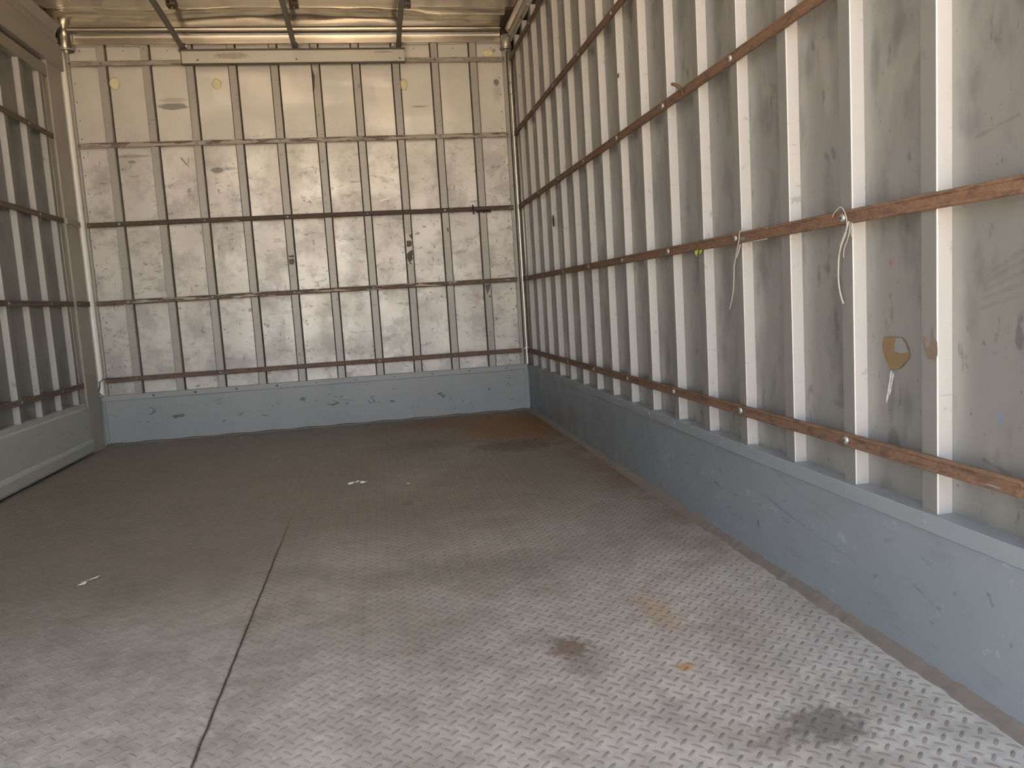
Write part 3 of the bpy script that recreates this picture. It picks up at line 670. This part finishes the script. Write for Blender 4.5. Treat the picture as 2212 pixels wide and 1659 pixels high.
# ------------------------------------------------------------------ channel box and the three ceiling bars
o = empty('channel_box', (1.17, 0, 1.98)); tag(o, 'long white enamelled channel box with chipped paint, high on the end wall', 'box')
Geo().extrude([(.036, -.032), (.066, -.032), (.068, -.030), (.068, .030), (.036, .030)], lambda p, x: (x, -p[0], p[1]), [-.570, .570]).build('box_face', M_BOX, o)
Geo().box((-.578, -.082, .030), (.574, -.036, .036)).build('box_lip', M_LIP, o)
Geo().box((-.574, -.070, -.034), (.572, -.036, -.031)).build('box_lip', M_LIP, o)
Geo().box((-.571, -.0695, -.032), (-.5665, -.036, .030)).build('end_plate', M_LIP, o)
for x in (-.49, .005, .545): bolt((x, -.068, -.015), (0, -1, 0), M_BOLT_D, o, .005, False)
for (xa, xb, lb, wd) in ((.612, .612, 'grey steel bar from the left end of the white box up to the ceiling', .0125), (1.171, 1.171, 'grey steel bar from the middle of the white box up to the ceiling', .0125), (1.712, 1.716, 'grey steel bar from the right end of the white box up to the ceiling', .0125)):
    o = empty('ceiling_bar', (xa, -.055, 2.02)); tag(o, lb, 'bar', 'grey bars between white box and ceiling')
    pts = [(0, .0, 0), (0, -.05, .004), (0, -.30, .022), (xb - xa, -.65, .042), (xb - xa, -1.6, .052), (xb - xa, -3.6, .056)]
    Geo().extrude([(-wd, 0), (-wd + .004, -.003), (wd - .004, -.003), (wd, 0), (wd, .013), (-wd, .013)], lambda p, q: (q[0] + p[0], q[1], q[2] + p[1]), pts).build('bar_body', M_TUBE, o)
    Geo().box((-.012, -.012, -.006), (.016, .006, .03)).build('bar_foot', M_LIP, o)
    if xa < 1 or xa > 1.5: Geo().lathe([(.006, 0), (.006, .006), (.003, .009)], (.018 if xa < 1 else -.03, -.004, .016), (0, -1, 0), 8).build('foot_nut', M_PIPE, o)
    # hanger bracket beside the bar, under the roof bow
    cc = Geo().box((.016, -.37, .090), (.058, -.31, .094)); cc.box((.016, -.37, .094), (.020, -.31, .112)); cc.box((.054, -.37, .094), (.058, -.31, .112))
    cc.build('hanger', M_RUSTD if xa < 1.5 else M_LIP, o)
    Geo().tube([(.037, -.34, .083), (.037, -.34, .110)], .003, 8).build('hanger_bolt', M_PIPE_D, o)

# ------------------------------------------------------------------ small things
def blobmesh(name, c, n, r, h, mat, label, cat, group=None, seed=0, seg=20):
    """dab with an uneven outline"""
    c = Vector(c); n = Vector(n).normalized(); a = Vector((0, 0, 1)).cross(n).normalized(); b = n.cross(a)
    gg = Geo(); rings = [(1, 0), (.96, .45), (.72, .85), (.42, 1.0), (.30, .80), (.12, .70)]
    for q, (rr, hh) in enumerate(rings):
        for j in range(seg):
            t = 2 * math.pi * j / seg; w_ = 1 + .16 * noise.noise(Vector((math.cos(t) * 1.5, math.sin(t) * 1.5, seed)))
            gg.v.append(tuple((a * math.cos(t) * r[0] + b * math.sin(t) * r[1]) * rr * w_ + n * h * hh * (1 + .2 * noise.noise(Vector((t, q, seed))))))
    for q in range(len(rings) - 1):
        for j in range(seg): gg.f.append((q * seg + j, q * seg + (j + 1) % seg, (q + 1) * seg + (j + 1) % seg, (q + 1) * seg + j))
    gg.f.append(tuple((len(rings) - 1) * seg + j for j in range(seg)))
    o = gg.build(name, mat, smooth=True); o.location = c; return tag(o, label, cat, group)
F = (0, -1, 0)
blobmesh('foam_dab', (.250, -.001, 1.873), F, (.026, .033), .010, M_FOAM, 'pale yellow foam dab on the end wall nearest the left corner', 'foam dab', 'foam dabs under the top rail', 1)
blobmesh('foam_dab', (.752, -.001, 1.862), F, (.025, .028), .009, M_FOAM, 'pale yellow foam dab below the left end of the white box', 'foam dab', 'foam dabs under the top rail', 2)
blobmesh('foam_dab', (1.728, -.001, 1.845), F, (.024, .030), .008, M_FOAM, 'faded foam dab below the right end of the white box', 'foam dab', 'foam dabs under the top rail', 3)
blobmesh('foam_dab', (2.205, -.001, 2.006), F, (.030, .020), .005, M_FOAM, 'flat faded foam ring above the top rail in the right corner', 'foam dab', None, 4)
o = Geo().lathe([(.0085, 0), (.009, .003), (.007, .005), (.0045, .005), (.004, .001)], (0, 0, 0), F, 14).build('eye_ring', M_BOLT); o.location = (2.240, -.001, 2.019)
tag(o, 'small bright washer ring beside the foam ring, top right of the end wall', 'washer')
# torn stickers on ribs
def torn(name, pts, plane, th, mat, label, cat, parent=None):
    """pts in (along, z) on a wall plane"""
    n = (0, -1, 0) if plane[0] == 'y' else (-1, 0, 0)
    P3 = [((a, plane[1], z) if plane[0] == 'y' else (plane[1], a, z)) for a, z in pts]
    c = Vector(P3[0]); 
    if parent: c = Vector((0, 0, 0))
    o = Geo().plate([Vector(p) - c for p in P3], n, th).build(name, mat, parent)
    if not parent: o.location = c; tag(o, label, cat)
    return o
yf = -(D + .0002)
xr = ribx[7]; hw = RW / 2 - .001
s1 = torn('torn_sticker', [(xr - hw, 1.040), (xr + hw, 1.036), (xr + hw, .868), (xr + .004, .862), (xr - hw, .880)], ('y', yf), .0004, M_WHITEP, 'long white sticker with dark torn patches on a rib, centre right of the end wall', 'sticker')
c0 = Vector(s1.location)
def sub(pts, mat): 
    o = Geo().plate([Vector((a, yf - .0005, z)) - c0 for a, z in pts], (0, -1, 0), .0004).build('torn_patch', mat, s1)
sub([(xr + .002, 1.032), (xr + hw, 1.036), (xr + hw, 1.008), (xr + .010, 1.016)], M_TORN)
sub([(xr - .014, 1.000), (xr + .006, 1.002), (xr + .015, .998), (xr + .016, .984), (xr + .012, .970), (xr - .004, .966), (xr - .015, .970), (xr - .012, .985)], M_TORN)
sub([(xr + .015, .952), (xr + .017, .925), (xr + .012, .915), (xr + .016, .905), (xr + .010, .892), (xr - .002, .884), (xr + .010, .872), (xr + .002, .868), (xr - .010, .885), (xr - .017, .905), (xr - .016, .930), (xr - .004, .940)], M_TORN)
xr = ribx[4]
s2 = torn('torn_sticker', [(xr - .014, .955), (xr - .003, .950), (xr + .004, .957), (xr + .014, .952), (xr + .013, .941), (xr - .013, .943)], ('y', yf), .0005, M_TORN, 'upper of two small black sticker scraps on a rib left of the end-wall middle', 'sticker')
torn('torn_sticker', [(xr - .016, .932), (xr + .012, .936), (xr + .015, .920), (xr + .010, .905), (xr - .004, .902), (xr - .013, .908)], ('y', yf), .0005, M_TORN, 'lower of two dark sticker remnants on a rib left of the end-wall middle', 'sticker')
xr = ribx[9]
torn('torn_sticker', [(xr - .016, .733), (xr + .017, .738), (xr + .008, .705), (xr - .006, .680), (xr - .010, .70)], ('y', yf), .0005, M_TAN2, 'brown triangular sticker remnant on the rib nearest the right corner of the end wall', 'sticker')
torn('torn_sticker', [(xr + .002, .672), (xr + .013, .674), (xr + .014, .662), (xr + .004, .660)], ('y', yf), .0005, M_TORN, 'tiny black sticker speck under the brown triangle on the end wall', 'sticker')
torn('torn_sticker', [(ribx[8] + .002, 1.062), (ribx[8] + .012, 1.060), (ribx[8] + .014, 1.040), (ribx[8] + .006, 1.038)], ('y', yf), .0005, M_TAN, 'tiny tan glue spot on a rib of the end wall', 'sticker')
# clot of tape on the middle rail of the end wall
o = empty('tape_clot', (2.06, -.036, 1.157)); tag(o, 'clot of black tape wound on the middle rail near the right corner', 'tape')
Geo().tube([(0, -.002, .022), (.0, -.008, .0), (.002, -.006, -.03)], .004, 7).build('tape_tail', M_CABLE, o)
gg = Geo()
for i in range(9): gg.tube([(.02 + i * .009, -.002, -.010), (.024 + i * .009, -.006, -.017 - .007 * random.random()), (.028 + i * .009, -.003, -.011)], .005, 6)
gg.build('tape_wad', M_CABLE, o, smooth=True)
# right-wall scraps
torn('glue_patch', [(-3.216, .540), (-3.262, .540), (-3.270, .534), (-3.277, .522), (-3.281, .512), (-3.277, .504), (-3.268, .498), (-3.262, .492), (-3.252, .486), (-3.230, .485), (-3.219, .50), (-3.211, .518), (-3.211, .532)], ('x', W - .002), .0012, M_TAN, 'tan torn patch of glue film on the sheet of the near right wall', 'patch')
pt = [o for o in bpy.data.objects if o.name.startswith('glue_patch')][0]
Geo().plate([Vector((W - .0033, a, z)) - pt.location for a, z in [(-3.247, .539), (-3.262, .5395), (-3.272, .530), (-3.277, .517), (-3.262, .513), (-3.243, .517)]], (-1, 0, 0), .0006).build('torn_liner', M_GREYP, pt)
xf = W - D - .0002
torn('glue_patch', [(-3.345, .548), (-3.349, .545), (-3.350, .530), (-3.356, .528), (-3.361, .540), (-3.362, .556), (-3.364, .562), (-3.367, .555), (-3.368, .545), (-3.375, .540), (-3.376, .520), (-3.370, .510), (-3.356, .512), (-3.347, .525), (-3.343, .538)], ('x', xf), .0006, M_TAN2, 'brown ragged glue mark on the rib right of the tan patch', 'patch')
blobmesh('dirt_clump', (W - D - .0005, -.862, .990), (-1, 0, 0), (.012, .028), .006, M_CABLE, 'small dark clump stuck on a far rib of the right wall', 'clump', None, 9)
blobmesh('paint_spot', (W - D - .0003, -1.895, 1.352), (-1, 0, 0), (.009, .008), .001, M_TAN, 'tiny orange spot on a rib high on the right wall', 'spot', None, 12)
# lime scrap under rail
o = empty('plastic_scrap', (W - D - .003, -2.504, .738)); tag(o, 'scrap of lime green plastic poking out under the fourth rail of the right wall', 'scrap')
Geo().plate([(-.004, .024, .004), (-.006, -.006, .006), (-.008, .004, -.012), (-.005, .012, -.006), (-.004, .018, -.007)], (-1, 0, 0), .001).build('scrap_flap', M_LIME, o)
Geo().plate([(-.003, -.008, .006), (-.004, -.026, .006), (-.006, -.022, -.004), (-.006, -.013, -.009)], (-1, .1, 0), .001).build('scrap_flap', M_LIME, o)
# hook on the rail
o = empty('rail_hook', (W - D - .006, -2.425, ZR[2])); tag(o, 'short rusty hook sticking up from the middle rail of the right wall', 'hook')
Geo().tube([(0, -.004, .006), (-.006, -.002, .016), (-.014, .006, .024), (-.019, .012, .027), (-.020, .014, .027)], [.0052, .0050, .0045, .0045, .003], 10).build('hook_prong', M_RUSTD, o, smooth=True)
Geo().box((-.004, -.014, -.008), (.004, .008, .008)).build('hook_base', M_RUSTD, o)
# twine
def strand(o, pts, r=.0011, nm='strand'):
    P_ = [Vector(p) for p in pts]; Q = []
    for i in range(len(P_) - 1):
        p0, p1, p2, p3 = P_[max(i - 1, 0)], P_[i], P_[i + 1], P_[min(i + 2, len(P_) - 1)]
        for k in range(5):
            t = k / 5; Q.append(.5 * ((2 * p1) + (p2 - p0) * t + (2 * p0 - 5 * p1 + 4 * p2 - p3) * t * t + (3 * p1 - p0 - 3 * p2 + p3) * t ** 3))
    Q.append(P_[-1]); return Geo().tube(Q, r, 6).build(nm, M_TWINE, o, smooth=True)
xt = W - D - .0125
o = empty('twine', (0, 0, 0)); tag(o, 'single pale twine looped over the fourth rail of the right wall, the left of two', 'twine')
strand(o, [(xt + .006, -2.775, .768), (xt + .002, -2.762, .770), (xt, -2.752, .764), (xt, -2.746, .745), (xt + .001, -2.735, .728), (xt + .002, -2.722, .705), (xt + .002, -2.714, .688), (xt + .002, -2.711, .66), (xt + .002, -2.705, .63), (xt + .002, -2.695, .608), (xt + .002, -2.683, .589)], .0013)
strand(o, [(xt + .003, -2.746, .738), (xt + .002, -2.740, .722), (xt + .001, -2.729, .708)], .0015)
strand(o, [(xt + .006, -2.768, .7405), (xt + .004, -2.82, .7395), (xt + .004, -2.87, .7400)], .0012)
o = empty('twine', (0, 0, 0)); tag(o, 'frayed bunch of pale twine hanging from the fourth right-wall rail, right of two', 'twine')
strand(o, [(xt, -3.12, .757), (xt - .003, -3.135, .766), (xt - .002, -3.150, .772), (xt, -3.160, .760), (xt, -3.165, .742), (xt, -3.160, .722), (xt, -3.148, .705), (xt, -3.140, .69)], .0010)
strand(o, [(xt + .002, -3.168, .745), (xt + .001, -3.160, .728), (xt, -3.150, .712), (xt + .001, -3.139, .690), (xt + .002, -3.134, .668), (xt + .003, -3.132, .642), (xt + .003, -3.137, .618), (xt + .003, -3.146, .600)], .0016)
strand(o, [(xt + .002, -3.172, .742), (xt + .001, -3.168, .720), (xt + .001, -3.154, .698), (xt + .002, -3.150, .682)], .0009)
strand(o, [(xt + .002, -3.177, .742), (xt + .003, -3.172, .725), (xt + .003, -3.176, .715)], .0009)
strand(o, [(xt + .001, -3.152, .712), (xt + .002, -3.140, .709), (xt + .003, -3.138, .704)], .0007)
strand(o, [(xt + .002, -3.138, .668), (xt + .004, -3.125, .655), (xt + .004, -3.118, .650)], .0006)
o = empty('twine', (.95, -.036, .348)); tag(o, 'small knotted twine scrap draped on the lowest rail of the end wall', 'twine')
strand(o, [(-.016, -.002, -.014), (-.008, -.004, .0), (0, -.003, .014), (.008, -.004, .0), (.016, -.002, -.012)], .0014)
strand(o, [(-.010, -.002, -.022), (.0, -.004, -.014), (.009, -.002, -.024), (.0, -.003, -.008), (-.012, -.003, -.012)], .0012)
# wire loop round the right tube and cable at the left corner
o = empty('wire_loop', (2.304, -.045, 1.80)); tag(o, 'thin dark wire loop round the corner tube at the right', 'wire')
Geo().tube([(-.006 + .017 * math.sin(t) + .008, -.014 - .006 * math.sin(t), .034 * math.cos(t)) for t in np.linspace(-.3, math.pi + .3, 14)], .0014, 6).build('wire', M_CABLE, o, smooth=True)
o = empty('cable', (.03, -.05, .34)); tag(o, 'short black cable curling off the left end of the lowest rail', 'cable')
Geo().tube([(.105, -.002, .013), (.07, -.003, .018), (.035, -.004, .022), (.010, -.006, .017), (-.004, -.010, .003), (-.004, -.010, -.018), (-.010, -.012, -.036), (-.018, -.012, -.046)], .0022, 8).build('cable_run', M_CABLE, o, smooth=True)
Geo().tube([(-.018, -.010, -.056), (-.006, -.012, -.058), (.002, -.010, -.066), (.006, -.006, -.072)], .002, 8).build('cable_tail', M_CABLE, o, smooth=True)
# flakes on the floor
def flake(x, y, pts, label, grp=None, mat=M_PAPER, z=.0022, n=3):
    me = Geo().plate([(a, b, c) for a, b, c in pts], (0, 0, 1), .0004).build('paper_flake', mat); me.location = (x, y, z); tag(me, label, 'paper scrap', grp); return me
flake(.717, -2.36, [(-.014, -.006, 0), (.010, -.002, .004), (.014, .008, .006), (.006, .009, .003)], 'white folded paper flake on the left of the floor, largest there')
flake(.703, -2.392, [(-.012, -.004, 0), (.006, -.003, .001), (.009, .006, .004), (-.004, .0, .001)], 'pinkish white paper flake in front of the larger one on the left floor')
flake(.699, -2.376, [(-.006, -.002, 0), (.005, .0, .001), (.004, .004, .002)], 'tiny white paper crumb between the two flakes on the left floor')
flake(1.546, -1.636, [(-.004, -.005, 0), (.004, -.005, 0), (.004, .005, .002), (-.004, .005, .002)], 'tiny square white scrap right of the crumpled wrapper on the floor')
flake(1.777, -1.792, [(-.006, -.003, 0), (.005, .0, .001), (.003, .004, .001)], 'tiny white speck on the mid floor towards the right wall')
flake(.725, -.169, [(-.007, -.005, 0), (.007, -.004, .0), (.005, .006, .002), (-.004, .005, .001)], 'small white crumb at the foot of the back kick panel')
flake(1.527, -1.915, [(-.02, -.02, 0), (.014, -.012, .0), (.018, .014, .001), (-.006, .018, .001)], 'greyish flat film scrap on the mid floor below the square scrap', None, M_GREYP)
o = empty('wrapper', (1.352, -1.545, .002)); tag(o, 'crumpled shiny clear wrapper on the middle of the floor', 'wrapper')
for i in range(7):
    a = random.uniform(-.6, .6); x = -.035 + i * .011; y = random.uniform(-.014, .014)
    Geo().plate([(x, y, 0), (x + .018 * math.cos(a), y + .018 * math.sin(a), .001), (x + .022 * math.cos(a), y + .018 * math.sin(a) + .006, .006), (x + .003, y + .006, .005)], (0, -.3, 1), .0005).build('wrapper_fold', M_PAPER if i % 2 else M_BOLT, o)
